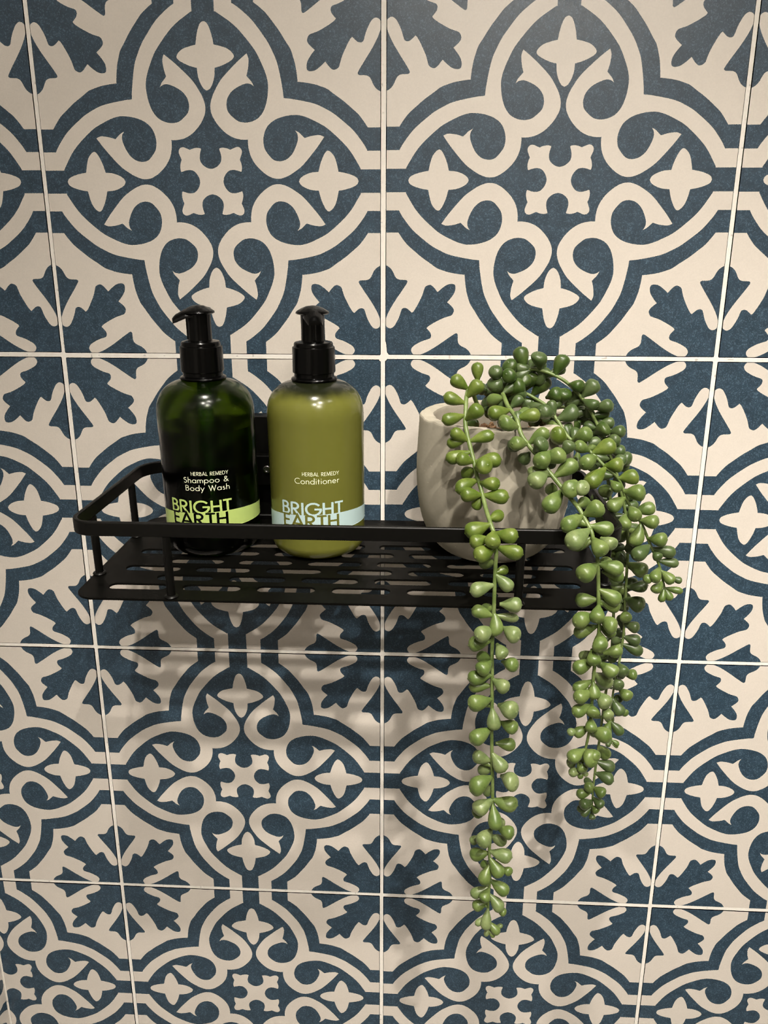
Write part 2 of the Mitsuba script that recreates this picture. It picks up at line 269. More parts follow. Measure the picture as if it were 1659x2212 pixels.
for r in range(-5, 4):
    zc = (r + 0.5) * S
    for cidx in range(-2, 5):
        d = CUTB if cidx == -2 else FULL
        if (cidx, r) == (0, 0): d = WORN
        if (cidx, r) == (-1, -1): d = NICK
        if (cidx, r) == (0, -1): d = WORN2
        tile_at('wall_back__tile', d, (cidx + 0.5) * S, zc)
    for cidx in range(3):                     # left wall: the cut-off strip first, then whole tiles towards the viewer
        d = CUTL if cidx == 0 else FULL
        x = -(XL + 0.5) + S / 2 - cidx * S    # y of the tile centre
        tile_at('wall_left__tile', d, x - 0.0, zc, 'left')

# ------------------------------------------------------------------ the shelf: local frame (u right, d out from the wall, h up from the plate), sagging by 3.1 degrees
Z0, TILT = -0.126, math.radians(3.1)
SX, SD, SN = np.array([1.0, 0, 0]), np.array([0, -math.cos(TILT), -math.sin(TILT)]), np.array([0, -math.sin(TILT), math.cos(TILT)])
def shelf(u=0.0, d=0.0, h=0.0, rot=0.0, lean=0.0):
    """mesh axes: x = u, y = -d, z = h, at the given spot, turned by rot about h"""
    M = np.eye(4); M[:3, 0], M[:3, 1], M[:3, 2] = SX, -SD, SN; M[:3, 3] = [0, 0, Z0 + ZO]
    L = np.eye(4); c, s = math.cos(rot), math.sin(rot); L[:2, :2] = [[c, -s], [s, c]]; L[:3, 3] = [u, -d, h]
    return M @ L
UC, HW, DF = -0.0160, 0.1696, 0.1642
plate = box(UC - HW, -DF, UC + HW, -0.012).buffer(-0.014).buffer(0.014, quad_segs=12)
slots = []
for k, d in enumerate((0.1455, 0.1307, 0.1160, 0.1020, 0.0860, 0.0705)):
    u = -0.1680 if k % 2 == 0 else -0.1418
    while u + 0.0372 < UC + HW - 0.010:
        slots.append(LineString([(u + 0.0042, -d), (u + 0.0372 - 0.0042, -d)]).buffer(0.0042, quad_segs=6)); u += 0.0478
cut = unary_union(slots)
pm = cat([extr(plate.difference(cut), 0.0009, -0.0012), extr(plate.buffer(-0.0003).difference(cut.buffer(0.0003)), 0.0003, -0.0003)])
add('wall_shelf__plate', pm, 'mat_plate', to_world=shelf())
lab('wall_shelf', 'black metal wall shelf with slotted base and flat guard rail on the tiled wall', 'shelf')
# guard rail
def sweep_rail(path2, sec, z0):
    p = np.asarray(path2, float); t = np.gradient(p, axis=0); t /= np.linalg.norm(t, axis=1, keepdims=True); nn = np.c_[-t[:, 1], t[:, 0]]
    sec = np.asarray(sec); k = len(sec)
    v = np.concatenate([np.c_[p + nn * s[0], np.full(len(p), z0 + s[1])][:, None] for s in sec], 1).reshape(-1, 3)
    i, j = np.meshgrid(np.arange(len(p) - 1), np.arange(k), indexing='ij'); jn = (j + 1) % k
    q = np.stack([i * k + j, i * k + jn, (i + 1) * k + jn, (i + 1) * k + j], -1).reshape(-1, 4)
    f = np.vstack([q[:, [0, 1, 2]], q[:, [0, 2, 3]]]); e = (len(p) - 1) * k
    f = np.vstack([f, [[0, a + 1, a] for a in range(1, k - 1)], [[e, e + a, e + a + 1] for a in range(1, k - 1)]])
    mm = tri(v, f); mm.fix_normals(); return mm
def arc(cx, cy, r, a0, a1, n=14):
    a = np.radians(np.linspace(a0, a1, n)); return np.c_[cx + r * np.cos(a), cy + r * np.sin(a)]
ul, ur, df, db = UC - HW + 0.0036, UC + HW - 0.0036, 0.1608, 0.0215
rb, rf = 0.021, 0.013
def dens(a, b, n): return np.linspace(a, b, n)
half = np.vstack([dens([-0.122, -db], [ul + rb, -db], 8)[:-1], arc(ul + rb, -db - rb, rb, 90, 180), dens([ul, -db - rb], [ul, -df + rf], 8)[1:-1], arc(ul + rf, -df + rf, rf, 180, 270)])
mir = (half * [-1, 1] + [2 * UC, 0])[::-1]
rail = np.vstack([half, dens(half[-1], mir[0], 14)[1:-1], mir])
sec = unary_union([box(-0.0015, 0.0, 0.0015, 0.0093)]).buffer(-0.0011).buffer(0.0011, quad_segs=5)
sec = np.array(sec.exterior.coords)[:-1]
add('wall_shelf__guard_rail', sweep_rail(rail, sec, 0.0402), 'mat_black', smooth=40, to_world=shelf())
for u, d in ((-0.1230, 0.1600), (2 * UC + 0.1230, 0.1600), (ul, 0.1270), (2 * UC - ul, 0.1270), (ul, 0.0570), (2 * UC - ul, 0.0570)):
    k = add('wall_shelf__post', lathe([(0.0, 0.0), (0.0026, 0.0), (0.0026, 0.0405), (0.0, 0.0405)], 24), 'mat_black', smooth=40, to_world=shelf(u, d))
    add(k + '__collar', lathe([(0.0027, 0.0001), (0.0041, 0.0001), (0.0044, 0.0006), (0.0041, 0.0012), (0.0030, 0.0017), (0.0027, 0.0017)], 24), 'mat_black', smooth=40, to_world=shelf(u, d))
for u0, u1 in ((-0.1250, -0.0660), (2 * UC + 0.0660, 2 * UC + 0.1250)):
    k = add('wall_shelf__bracket', cat([rbox(u0, u1, -0.0125, -0.0005, 0.0, 0.0832), rbox(u0, u1, -0.0150, -0.0005, -0.0015, 0.0040)]), 'mat_black', to_world=shelf())
    add(k + '__clamp', rbox(u0 + 0.002, u1 - 0.002, -0.0208, -0.0122, 0.0300, 0.0540), 'mat_plate', to_world=shelf())
    for us in (u0 + 0.015, u1 - 0.022):
        scw = cat([lathe([(0.0, 0.0), (0.0031, 0.0), (0.0031, 0.0016), (0.0026, 0.0022), (0.0017, 0.0022), (0.0016, 0.0008), (0.0, 0.0008)], 24)])
        R = np.array([[1, 0, 0, us], [0, 0, -1, -0.0206], [0, 1, 0, 0.0434], [0, 0, 0, 1.0]])
        scw.apply_transform(R); add(k + '__screw', scw, 'mat_chrome', smooth=30, to_world=shelf())

# ------------------------------------------------------------------ lettering: a plain geometric stroke alphabet (cap height 1)
def A_(cx, cy, rx, ry, a0, a1, n=24):
    a = np.radians(np.linspace(a0, a1, n)); return [(cx + rx * math.cos(t), cy + ry * math.sin(t)) for t in a]
XH = 0.62
GL = {
 'H': (0.66, [[(0.06, 0), (0.06, 1)], [(0.60, 0), (0.60, 1)], [(0.06, 0.52), (0.60, 0.52)]]),
 'E': (0.50, [[(0.06, 0), (0.06, 1)], [(0.0, 0.95), (0.46, 0.95)], [(0.0, 0.53), (0.44, 0.53)], [(0.0, 0.05), (0.46, 0.05)]]),
 'R': (0.60, [[(0.06, 0), (0.06, 1)], [(0.06, 0.95), (0.26, 0.95)] + A_(0.26, 0.72, 0.24, 0.23, 90, -90) + [(0.06, 0.49)], [(0.22, 0.49), (0.55, 0.0)]]),
 'B': (0.58, [[(0.06, 0), (0.06, 1)], [(0.06, 0.95), (0.24, 0.95)] + A_(0.24, 0.745, 0.21, 0.205, 90, -90) + [(0.06, 0.54)], [(0.06, 0.54), (0.27, 0.54)] + A_(0.27, 0.295, 0.25, 0.245, 90, -90) + [(0.06, 0.05)]]),
 'A': (0.78, [[(0.02, 0), (0.39, 0.98), (0.76, 0)], [(0.16, 0.30), (0.62, 0.30)]]),
 'L': (0.44, [[(0.06, 1), (0.06, 0)], [(0.0, 0.05), (0.42, 0.05)]]),
 'M': (0.92, [[(0.06, 0), (0.14, 0.95), (0.46, 0.12), (0.78, 0.95), (0.86, 0)]]),
 'D': (0.76, [[(0.06, 0), (0.06, 1)], [(0.06, 0.95), (0.22, 0.95)] + A_(0.24, 0.5, 0.46, 0.45, 90, -90) + [(0.06, 0.05)]]),
 'Y': (0.66, [[(0.02, 1), (0.33, 0.48), (0.64, 1)], [(0.33, 0.5), (0.33, 0)]]),
 'I': (0.18, [[(0.09, 0), (0.09, 1)]]),
 'T': (0.56, [[(0.0, 0.95), (0.56, 0.95)], [(0.28, 0), (0.28, 0.95)]]),
 'G': (0.98, [A_(0.50, 0.5, 0.45, 0.46, 38, 360) + [(0.56, 0.5)]]),
 'C': (0.80, [A_(0.50, 0.5, 0.45, 0.46, 48, 312)]),
 'S': (0.52, [A_(0.26, 0.745, 0.19, 0.205, 35, 270, 18) + A_(0.25, 0.295, 0.22, 0.245, 90, -145, 18)]),
 'W': (1.06, [[(0.02, 1), (0.30, 0.04), (0.53, 0.9), (0.76, 0.04), (1.04, 1)]]),
 'h': (0.52, [[(0.06, 0), (0.06, 1.06)], A_(0.26, 0.38, 0.20, 0.22, 180, 0) + [(0.46, 0)]]),
 'a': (0.64, [A_(0.31, 0.31, 0.27, 0.28, 0, 360), [(0.58, 0), (0.58, 0.62)]]),
 'd': (0.64, [A_(0.31, 0.31, 0.27, 0.28, 0, 360), [(0.58, 0), (0.58, 1.06)]]),
 'p': (0.64, [A_(0.33, 0.31, 0.27, 0.28, 0, 360), [(0.06, -0.36), (0.06, 0.62)]]),
 'o': (0.64, [A_(0.32, 0.31, 0.28, 0.28, 0, 360)]),
 'm': (0.82, [[(0.06, 0), (0.06, 0.62)], A_(0.235, 0.40, 0.175, 0.19, 180, 0, 14) + [(0.41, 0)], A_(0.585, 0.40, 0.175, 0.19, 180, 0, 14) + [(0.76, 0)]]),
 'n': (0.52, [[(0.06, 0), (0.06, 0.62)], A_(0.26, 0.38, 0.20, 0.21, 180, 0) + [(0.46, 0)]]),
 'i': (0.16, [[(0.08, 0), (0.08, 0.62)], [(0.08, 0.80), (0.08, 0.92)]]),
 't': (0.32, [[(0.15, 0), (0.15, 0.86)], [(0.0, 0.58), (0.31, 0.58)]]),
 'e': (0.60, [[(0.04, 0.32), (0.56, 0.32)] + A_(0.30, 0.31, 0.26, 0.28, 2, 318)]),
 'r': (0.34, [[(0.06, 0), (0.06, 0.62)], A_(0.26, 0.36, 0.20, 0.22, 180, 70, 12)]),
 'y': (0.54, [[(0.02, 0.62), (0.27, 0.04)], [(0.52, 0.62), (0.10, -0.36)]]),
 's': (0.40, [A_(0.20, 0.455, 0.13, 0.125, 40, 270, 14) + A_(0.19, 0.175, 0.16, 0.145, 90, -140, 14)]),
 '&': (0.74, [[(0.72, 0.02), (0.20, 0.66)] + A_(0.34, 0.78, 0.155, 0.16, 200, -30, 14)[0:] + [(0.16, 0.42)] + A_(0.27, 0.25, 0.21, 0.21, 130, 300, 14) + [(0.66, 0.44)]]),
 ' ': (0.34, []),
}
def text_poly(s, cap, w, track=0.10, xs=1.0):
    """text as a polygon: capitals cap high, stroke w (share of cap), left end at 0, baseline 0"""
    x, gs = 0.0, []
    for ch in s:
        adv, st = GL[ch]
        for q in st:
            gs.append(affinity.translate(affinity.scale(LineString(q), xs, 1, origin=(0, 0)).buffer(w / 2, cap_style='flat', join_style='mitre' if ch in 'AMWY' else 'round', mitre_limit=2.5), x, 0))
        x += adv * xs + track
    g = unary_union(gs); x0 = g.bounds[0]
    return affinity.scale(affinity.translate(g, -x0, 0), cap, cap, origin=(0, 0))
def fit_w(g, width): x0, _, x1, _ = g.bounds; return affinity.scale(affinity.translate(g, -x0, 0), width / (x1 - x0), 1, origin=(0, 0))
def wrap(g, R, edge=0.0011):
    """polygon in (arc angle in radians * R, height) onto the cylinder radius R; angle 0 faces the viewer's side (mesh -y), + to the right"""
    v, f = flat(g); v3 = np.c_[v, np.zeros(len(v))]
    v3, f = trimesh.remesh.subdivide_to_size(v3, f, edge, max_iter=12)
    a = v3[:, 0] / R
    out = np.c_[R * np.sin(a), -R * np.cos(a), v3[:, 1]]
    mm = tri(out, f)
    return mm

# ------------------------------------------------------------------ the two pump bottles
RB = 0.0331
def fillet(r, h0, R, n=8, up=True):
    return [(R - r + r * math.sin(t), h0 + r - r * math.cos(t)) for t in np.linspace(0, math.pi / 2, n)]
BODY = [(0.0, 0.0028), (0.012, 0.0022), (0.0205, 0.0004), (0.0228, 0.0)] + fillet(0.0095, 0.0, RB)[1:] + [(RB, 0.03), (RB, 0.06), (RB, 0.0955)]
BODY += [tuple(q) for q in spline([(RB, 0.0975), (0.0328, 0.1020), (0.0318, 0.1066), (0.0297, 0.1112), (0.0264, 0.1152), (0.0215, 0.1184), (0.0165, 0.1200), (0.0138, 0.1206)], 5)]
def bottle(key, u, d, rot, head_rot, kind):
    M = shelf(u, d, 0.0002, rot)
    if kind == 'shampoo':
        add(key + '__body', lathe(BODY + [(0.0134, 0.1232), (0.0, 0.1232)], 128), 'mat_glass', smooth=50, to_world=M)
        Ri = RB - 0.0012
        liq = [(0.0, 0.0042)] + [(max(r - 0.0013, 0.0), h + 0.0014) for r, h in BODY if 0.0215 < r and h < 0.086] + [(Ri - 0.0002, 0.0888), (0.0, 0.0888)]
        add(key + '__liquid', lathe(liq, 128), 'mat_liquid', smooth=40, to_world=M); lab(key + '__liquid', 'dark green liquid soap inside')
        head = [(0.0, 0.0890), (Ri - 0.0006, 0.0890), (Ri, 0.0896), (Ri, 0.0975)] + [(max(r - 0.0012, 0.004), h - 0.0011) for r, h in BODY if h > 0.098] + [(0.0, 0.1192)]
        add(key + '__head_space', lathe(head, 128), 'mat_air', smooth=40, to_world=M)
        add(key + '__dip_tube', cat([lathe([(0, 0.006), (0.0022, 0.006), (0.0022, 0.074), (0, 0.074)], 24), lathe([(0, 0.072), (0.0030, 0.072), (0.0048, 0.076), (0.0048, 0.1188), (0, 0.1188)], 24)]), 'mat_tube', smooth=40, to_world=M)
        lab(key + '__head_space', 'clear air above the liquid'); lab(key + '__dip_tube', 'green dip tube seen through the bottle')
    else:
        add(key + '__body', lathe(BODY + [(0.0134, 0.1232), (0.0, 0.1232)], 128), 'mat_cream_bottle', smooth=50, to_world=M)
    # neck ring, skirt, top ring
    add(key + '__collar', lathe([(0.0128, 0.1200), (0.0146, 0.1203), (0.0154, 0.1210), (0.0156, 0.1217), (0.0152, 0.1224), (0.0140, 0.1229), (0.0134, 0.1233), (0.0134, 0.1262), (0.0120, 0.1262)], 96), 'mat_cap', smooth=35, to_world=M)
    n = 96; prof = [(0.0125, 0.1256), (0.0141, 0.1258), (0.0144, 0.1263), (0.0142, 0.1420), (0.0140, 0.1427), (0.0131, 0.1431), (0.0130, 0.1449), (0.0124, 0.1458), (0.0090, 0.1466), (0.0070, 0.1468)]
    sk = lathe(prof, n)
    add(key + '__cap', sk, 'mat_cap', smooth=30, to_world=M)
    add(key + '__pump_stem', lathe([(0.0084, 0.1462), (0.0079, 0.1470), (0.0078, 0.1570), (0.0080, 0.1640), (0.0, 0.1640)], 64), 'mat_cap', smooth=35, to_world=M)
    # pump head: shallow dome with a drooping spout, and a rib down the stem under the spout
    import manifold3d as m3
    dome = m3.Manifold.hull_points(np.vstack([np.array([[0.0112 * r * math.cos(t), 0.0108 * r * math.sin(t), 0.1652 + 0.0042 * (1 - r * r)] for r in (0.0, 0.35, 0.65, 0.85, 0.96) for t in np.linspace(0, 2 * math.pi, 40)]), np.array([[0.0112 * math.cos(t), 0.0108 * math.sin(t), 0.1645] for t in np.linspace(0, 2 * math.pi, 40)]), np.array([[0.0098 * math.cos(t), 0.0094 * math.sin(t), 0.1637] for t in np.linspace(0, 2 * math.pi, 40)])]))
    def ell(cy, w, z0, z1, k=14):   # arched cross-section at distance cy along the spout (-y)
        return [[w * math.cos(t), -cy, z0 + (z1 - z0) * math.sin(t)] for t in np.linspace(0, math.pi, k)]
    sp = m3.Manifold.hull_points(np.array(ell(0.0, 0.0072, 0.1625, 0.1682) + ell(0.0090, 0.0066, 0.1612, 0.1668))) + m3.Manifold.hull_points(np.array(ell(0.0088, 0.0066, 0.1612, 0.1668) + ell(0.0150, 0.0050, 0.1586, 0.1635) + ell(0.0172, 0.0044, 0.1580, 0.1612)))
    bore = m3.Manifold.hull_points(np.array([[0.0034 * math.cos(t), -yy, zz + 0.0012 * math.sin(t)] for yy, zz in ((0.0160, 0.1590), (0.0185, 0.1583)) for t in np.linspace(0, 2 * math.pi, 14)]))
    hd = (dome + sp - bore).refine_to_length(0.0012).to_mesh(); hd = tri(hd.vert_properties[:, :3], hd.tri_verts)
    add(key + '__pump_head', hd, 'mat_cap', smooth=35, to_world=shelf(u, d, 0.0002, head_rot))
    rib = rbox(-0.0012, 0.0012, -0.0086, -0.0070, 0.1470, 0.1632, 0.0004)
    add(key + '__pump_rib', rib, 'mat_cap', to_world=shelf(u, d, 0.0002, head_rot))
    # print
    lm = 'mat_label_green' if kind == 'shampoo' else 'mat_label_blue'
    dg = math.radians; RL = RB + 0.00012
    top = np.array([(-150, .0300), (-110, .0302), (-82, .0312), (-60, .0326), (-36, .0338), (0, .0349), (35, .0354), (60, .0350), (98, .0331), (125, .0315), (150, .0305)], float)
    bot = np.array([(-150, .0170), (-82, .0187), (-49, .0203), (0, .0222), (40, .0232), (75, .0236), (98, .0231), (150, .0210)], float)
    tp, bt = spline(top * [dg(1) * RL, 1], 6), spline(bot * [dg(1) * RL, 1], 6)
    bandp = Polygon(np.vstack([tp, bt[::-1]]))
    bright = affinity.translate(fit_w(text_poly('BRIGHT', 0.0090, 0.150, 0.09), dg(77) * RL), dg(-38.5) * RL, 0.0345)
    earth = affinity.translate(fit_w(text_poly('EARTH', 0.0090, 0.150, 0.09), dg(70) * RL), dg(-37) * RL, 0.0256)
    g = unary_union([bandp, bright.difference(bandp)]).difference(earth)
    g = unary_union([g, bright.difference(earth)])
    add(key + '__label_band', wrap(g, RL), lm, smooth=False, to_world=M)
    lab(key + '__label_band', 'pale green printed band with cut-out brand lettering' if kind == 'shampoo' else 'pale blue printed band with cut-out brand lettering')
    def right(s, cap, w, width, xr, y):
        t = fit_w(text_poly(s, cap, w, 0.12), dg(width) * RL); return affinity.translate(t, dg(xr - width) * RL, y)
    if kind == 'shampoo': tx = [right('HERBAL REMEDY', .0026, .13, 43.5, 36.5, .0611), right('Shampoo &', .0039, .105, 53, 36.5, .0560), right('Body Wash', .0039, .105, 52, 37, .0505)]
    else: tx = [right('HERBAL REMEDY', .0026, .13, 43.5, 34, .0622), right('Conditioner', .0040, .105, 53, 34, .0567)]
    for t in tx: add(key + '__print', wrap(t, RL, 0.0008), 'mat_label_cream', to_world=M)
LEVEL = ZO + Z0 + 0.1075
def cream_bottle(p, n, uv):
    w = (mikit.fbm(p.x * 120, p.y * 120, p.z * 60) - 0.5) * 0.005
    f = mikit.smoothstep(LEVEL - 0.004, LEVEL + 0.006, p.z + w)
    body = mi.Color3f(0.135, 0.138, 0.026) * (0.93 + 0.14 * mikit.fbm(p.x * 60, p.y * 60, p.z * 18))
    return body * (1 - f) + mi.Color3f(0.010, 0.012, 0.005) * f
scene['mat_cream_bottle'] = {'type': 'roughplastic', 'distribution': 'ggx', 'alpha': 0.035, 'int_ior': 1.45, 'diffuse_reflectance': mikit.proc(cream_bottle)}
bottle('pump_bottle', -0.1188, 0.0685, 0.0, math.radians(-72), 'shampoo')
lab('pump_bottle', 'dark green see-through shampoo and body wash pump bottle with lime band', 'bottle')
bottle('pump_bottle_001', -0.0424, 0.0695, 0.0, math.radians(14), 'conditioner')
lab('pump_bottle_001', 'olive green conditioner pump bottle with pale blue band', 'bottle')

# ------------------------------------------------------------------ the pot
PU, PD = 0.0812, 0.0680
def pot_mesh():
    out = [(0.0, 0.002), (0.020, 0.0014), (0.026, 0.0)] + [tuple(q) for q in spline([(0.0290, 0.0003), (0.0345, 0.0030), (0.0400, 0.0078), (0.0450, 0.0148), (0.0485, 0.0225), (0.0508, 0.0310), (0.0524, 0.0410), (0.0533, 0.0520), (0.0536, 0.0620), (0.0533, 0.0730), (0.0527, 0.0850), (0.0520, 0.0972)], 4)]
    inn = [(0.0512, 0.0982), (0.0465, 0.0984), (0.0428, 0.0979), (0.0422, 0.0960), (0.0420, 0.0900), (0.0416, 0.0800), (0.0405, 0.0700), (0.0, 0.0690)]
    mm = lathe(out + inn, 128).subdivide()
    v = mm.vertices.copy(); a = np.arctan2(v[:, 1], v[:, 0]); r = np.hypot(v[:, 0], v[:, 1])
    w = np.clip((v[:, 2] - 0.090) / 0.008, 0, 1)
    q = np.c_[np.cos(a) * 9, np.sin(a) * 9, v[:, 2] * 90]
    nz = meshkit.fbm(q + 20, 3, 3) - 0.5
    v[:, 2] += w * (nz * 0.0016)
    rr = 1 + w * (meshkit.fbm(q * 1.6 + 5, 3, 8) - 0.5) * 0.022 + (meshkit.fbm(q * 0.35 + 50, 2, 4) - 0.5) * 0.006
    v[:, 0] *= rr; v[:, 1] *= rr
    mm.vertices = v; return mm
def pot_col(p, n, uv):
    g = mikit.fbm(p.x * 90, p.y * 90, p.z * 90); s = mikit.noise(p.x * 700, p.y * 700, p.z * 700)
    pit = mikit.smoothstep(0.93, 0.97, mikit.noise(p.x * 420, p.y * 420, p.z * 420))
    return mi.Color3f(0.34, 0.312, 0.25) * (0.90 + 0.14 * g + 0.07 * s) * (1 + 0.35 * pit)
scene['mat_pot'] = P(base_color=mikit.proc(pot_col), roughness=0.85, specular=0.2)
POTM = shelf(PU, PD, 0.0002)
add('plant_pot', pot_mesh(), 'mat_pot', smooth=35, to_world=POTM)
lab('plant_pot', 'rounded greige stone plant pot standing at the right end of the black shelf', 'plant pot')
# bark on the soil
def bark_col(p, n, uv):
    c = mikit.cell_rand(p.x * 260, p.y * 260, p.z * 260)
    return mikit.mix((0.11, 0.055, 0.028), (0.30, 0.18, 0.09), c) * (0.7 + 0.5 * mikit.fbm(p.x * 400, p.y * 400, p.z * 400))
scene['mat_bark'] = P(base_color=mikit.proc(bark_col), roughness=0.8)
ch = [lathe([(0.0, 0.073), (0.0408, 0.073), (0.0408, 0.0795), (0.02, 0.0802), (0.0, 0.081)], 40)]
for _ in range(240):
    r, t = 0.0395 * math.sqrt(rng.random()), rng.random() * 2 * math.pi
    b = trimesh.creation.icosphere(subdivisions=0); b.apply_scale([rng.uniform(.0012, .004), rng.uniform(.0012, .003), rng.uniform(.0008, .002)])
    b.apply_transform(trimesh.transformations.random_rotation_matrix(rng.random(3))); rr = min(r, 0.0385); b.apply_translation([rr * math.cos(t), rr * math.sin(t), 0.0805 + rng.uniform(0, .002)]); ch.append(b)
add('bark_chips', cat(ch), 'mat_bark', to_world=POTM)
lab('bark_chips', 'brown bark chips covering the soil inside the greige pot', 'bark chips', kind='stuff')

# ------------------------------------------------------------------ the trailing succulent
def ray(px): return (px[0] - 829.5) / FOC * RIGHT - (px[1] - 1106.0) / FOC * UP + FWD
def at_y(px, y): d = ray(px); return CAM + d * (y - CAM[1]) / d[1]
STEMS = {
 1: [(1030, 872, -.098), (1016, 838, -.108), (1008, 856, -.117), (1006, 885, -.124), (1005, 913, -.1285), (1009, 938, -.1325), (1018, 975, -.137), (1024, 999, -.1400), (1030, 1027, -.143), (1037, 1049, -.147), (1043, 1073, -.152), (1051, 1104, -.160), (1060, 1132, -.1685), (1069, 1160, -.1735), (1072, 1190, -.1750), (1070, 1225, -.1755), (1068, 1278, -.176), (1066, 1340, -.176), (1063, 1400, -.176), (1063, 1449, -.176), (1063, 1510, -.176), (1062, 1573, -.176), (1063, 1647, -.176), (1064, 1717, -.176), (1062, 1783, -.176), (1057, 1838, -.176), (1059, 1888, -.176), (1056, 1931, -.176), (1054, 1974, -.176), (1053, 2012, -.176)],
 2: [(1090, 880, -.095), (1086, 852, -.106), (1098, 879, -.117), (1115, 903, -.127), (1126, 939, -.134), (1146, 967, -.139), (1170, 995, -.144), (1182, 1014, -.147), (1198, 1034, -.150), (1214, 1054, -.154), (1234, 1078, -.158), (1250, 1098, -.163), (1266, 1126, -.1685), (1278, 1150, -.1735), (1282, 1170, -.1750), (1290, 1200, -.1755), (1292, 1240, -.176), (1293, 1297, -.176), (1294, 1363, -.176), (1287, 1418, -.176), (1281, 1472, -.176), (1277, 1542, -.176), (1271, 1589, -.176), (1262, 1630, -.176), (1256, 1668, -.176)],
 3: [(1120, 875, -.085), (1132, 851, -.090), (1158, 862, -.094), (1182, 879, -.099), (1206, 911, -.106), (1230, 947, -.113), (1274, 975, -.119), (1305, 1006, -.123), (1333, 1030, -.125), (1346, 1058, -.125), (1357, 1086, -.125), (1385, 1130, -.125), (1405, 1177, -.125), (1425, 1225, -.125), (1437, 1277, -.125), (1440, 1285, -.125)],
 4: [(1095, 870, -.080), (1100, 830, -.080), (1114, 807, -.082), (1150, 797, -.086), (1178, 803, -.089), (1214, 819, -.091), (1238, 839, -.092), (1262, 867, -.093), (1281, 899, -.094), (1300, 940, -.096), (1325, 1000, -.098), (1343, 1070, -.100), (1354, 1130, -.101), (1356, 1191, -.101), (1353, 1250, -.101), (1350, 1310, -.101), (1346, 1375, -.101), (1337, 1433, -.101), (1325, 1492, -.101), (1319, 1550, -.101), (1321, 1606, -.101)],
 5: [(1180, 885, -.076), (1230, 880, -.080), (1275, 905, -.084), (1300, 960, -.086), (1315, 1050, -.088), (1324, 1150, -.089), (1326, 1300, -.089), (1320, 1420, -.089), (1308, 1500, -.089), (1296, 1589, -.089), (1288, 1647, -.089), (1283, 1686, -.089), (1279, 1736, -.089), (1277, 1766, -.089)],
 6: [(1075, 905, -.090), (1078, 868, -.094), (1084, 838, -.097), (1100, 822, -.095)],
}
def leaf_mesh(bend=0.0, seam=0.0, n=18, squash=1.0):
    t = np.array([0, .06, .14, .24, .34, .45, .56, .66, .75, .83, .90, .95, .985, 1.0, 1.02, 1.035])
    r = np.array([.11, .125, .175, .25, .335, .41, .465, .495, .50, .475, .41, .315, .19, .085, .05, .0])
    tt = np.linspace(0, 1, 44); tt = np.unique(np.r_[np.interp(tt, np.linspace(0, 1, len(t)), t)]); rr = np.interp(tt, t, r)
    k = np.convolve(np.pad(rr, 2, mode='edge'), [.1, .2, .4, .2, .1], 'valid'); k[0], k[-1] = rr[0], 0.0
    a = np.arange(n) * 2 * np.pi / n
    R = k[:, None] * (1 - seam * np.exp(-((np.mod(a + np.pi, 2 * np.pi) - np.pi) / 0.22) ** 2)[None, :] * np.sin(np.pi * np.clip(tt, 0, 1))[:, None])
    # a faint ridge on both sides where the mould halves meet
    R = R * (1 + 0.03 * np.exp(-((np.mod(a + np.pi / 2 + np.pi, 2 * np.pi) - np.pi) / 0.15) ** 2)[None, :] + 0.03 * np.exp(-((np.mod(a - np.pi / 2 + np.pi, 2 * np.pi) - np.pi) / 0.15) ** 2)[None, :])
    x = R * np.cos(a) + (bend * tt ** 2)[:, None]; y = R * np.sin(a) * squash; z = np.repeat(tt[:, None], n, 1)
    v = np.stack([x, y, z], -1).reshape(-1, 3); m_ = len(tt)
    i, j = np.meshgrid(np.arange(m_ - 1), np.arange(n), indexing='ij'); jn = (j + 1) % n
    q = np.stack([i * n + j, i * n + jn, (i + 1) * n + jn, (i + 1) * n + j], -1).reshape(-1, 4)
    f = np.vstack([q[:, [0, 1, 2]], q[:, [0, 2, 3]]])
    k = len(v); v = np.vstack([v, [[0, 0, 0]]]); jj = np.arange(n); f = np.vstack([f, np.stack([jj * 0 + k, (jj + 1) % n, jj], 1)])
    return tri(v, f)
def leaf_mat(c0, c1):
    def fn(p, n, uv):
        g = mikit.fbm(p.x * 170, p.y * 170, p.z * 170); s = mikit.noise(p.x * 900, p.y * 900, p.z * 900)
        spot = mikit.smoothstep(0.90, 0.95, mikit.noise(p.x * 640 + 7, p.y * 640, p.z * 640))
        return mikit.mix(c0, c1, mikit.smoothstep(0.30, 0.72, g)) * (0.93 + 0.12 * s) * (1 - 0.3 * spot)
    return P(base_color=mikit.proc(fn), roughness=0.36, specular=0.5, sheen=0.2)
TONES = {'bright': leaf_mat((0.072, 0.112, 0.014), (0.116, 0.155, 0.028)), 'mid': leaf_mat((0.078, 0.122, 0.028), (0.115, 0.158, 0.043)), 'pale': leaf_mat((0.112, 0.156, 0.054), (0.165, 0.206, 0.082)),
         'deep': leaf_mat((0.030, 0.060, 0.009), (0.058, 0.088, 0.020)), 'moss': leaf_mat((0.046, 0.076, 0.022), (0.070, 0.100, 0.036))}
for k, v in TONES.items(): scene['mat_leaf_' + k] = v
scene['mat_stem'] = leaf_mat((0.095, 0.140, 0.036), (0.150, 0.200, 0.065))
LEAF = {(k, b): mikit.ply(leaf_mesh(*a), 'mat_leaf_' + k, smooth=True) for k in TONES for b, a in enumerate([(0.0, 0.0), (0.10, 0.0), (-0.06, 0.10), (0.22, 0.0)])}
PTS = {}
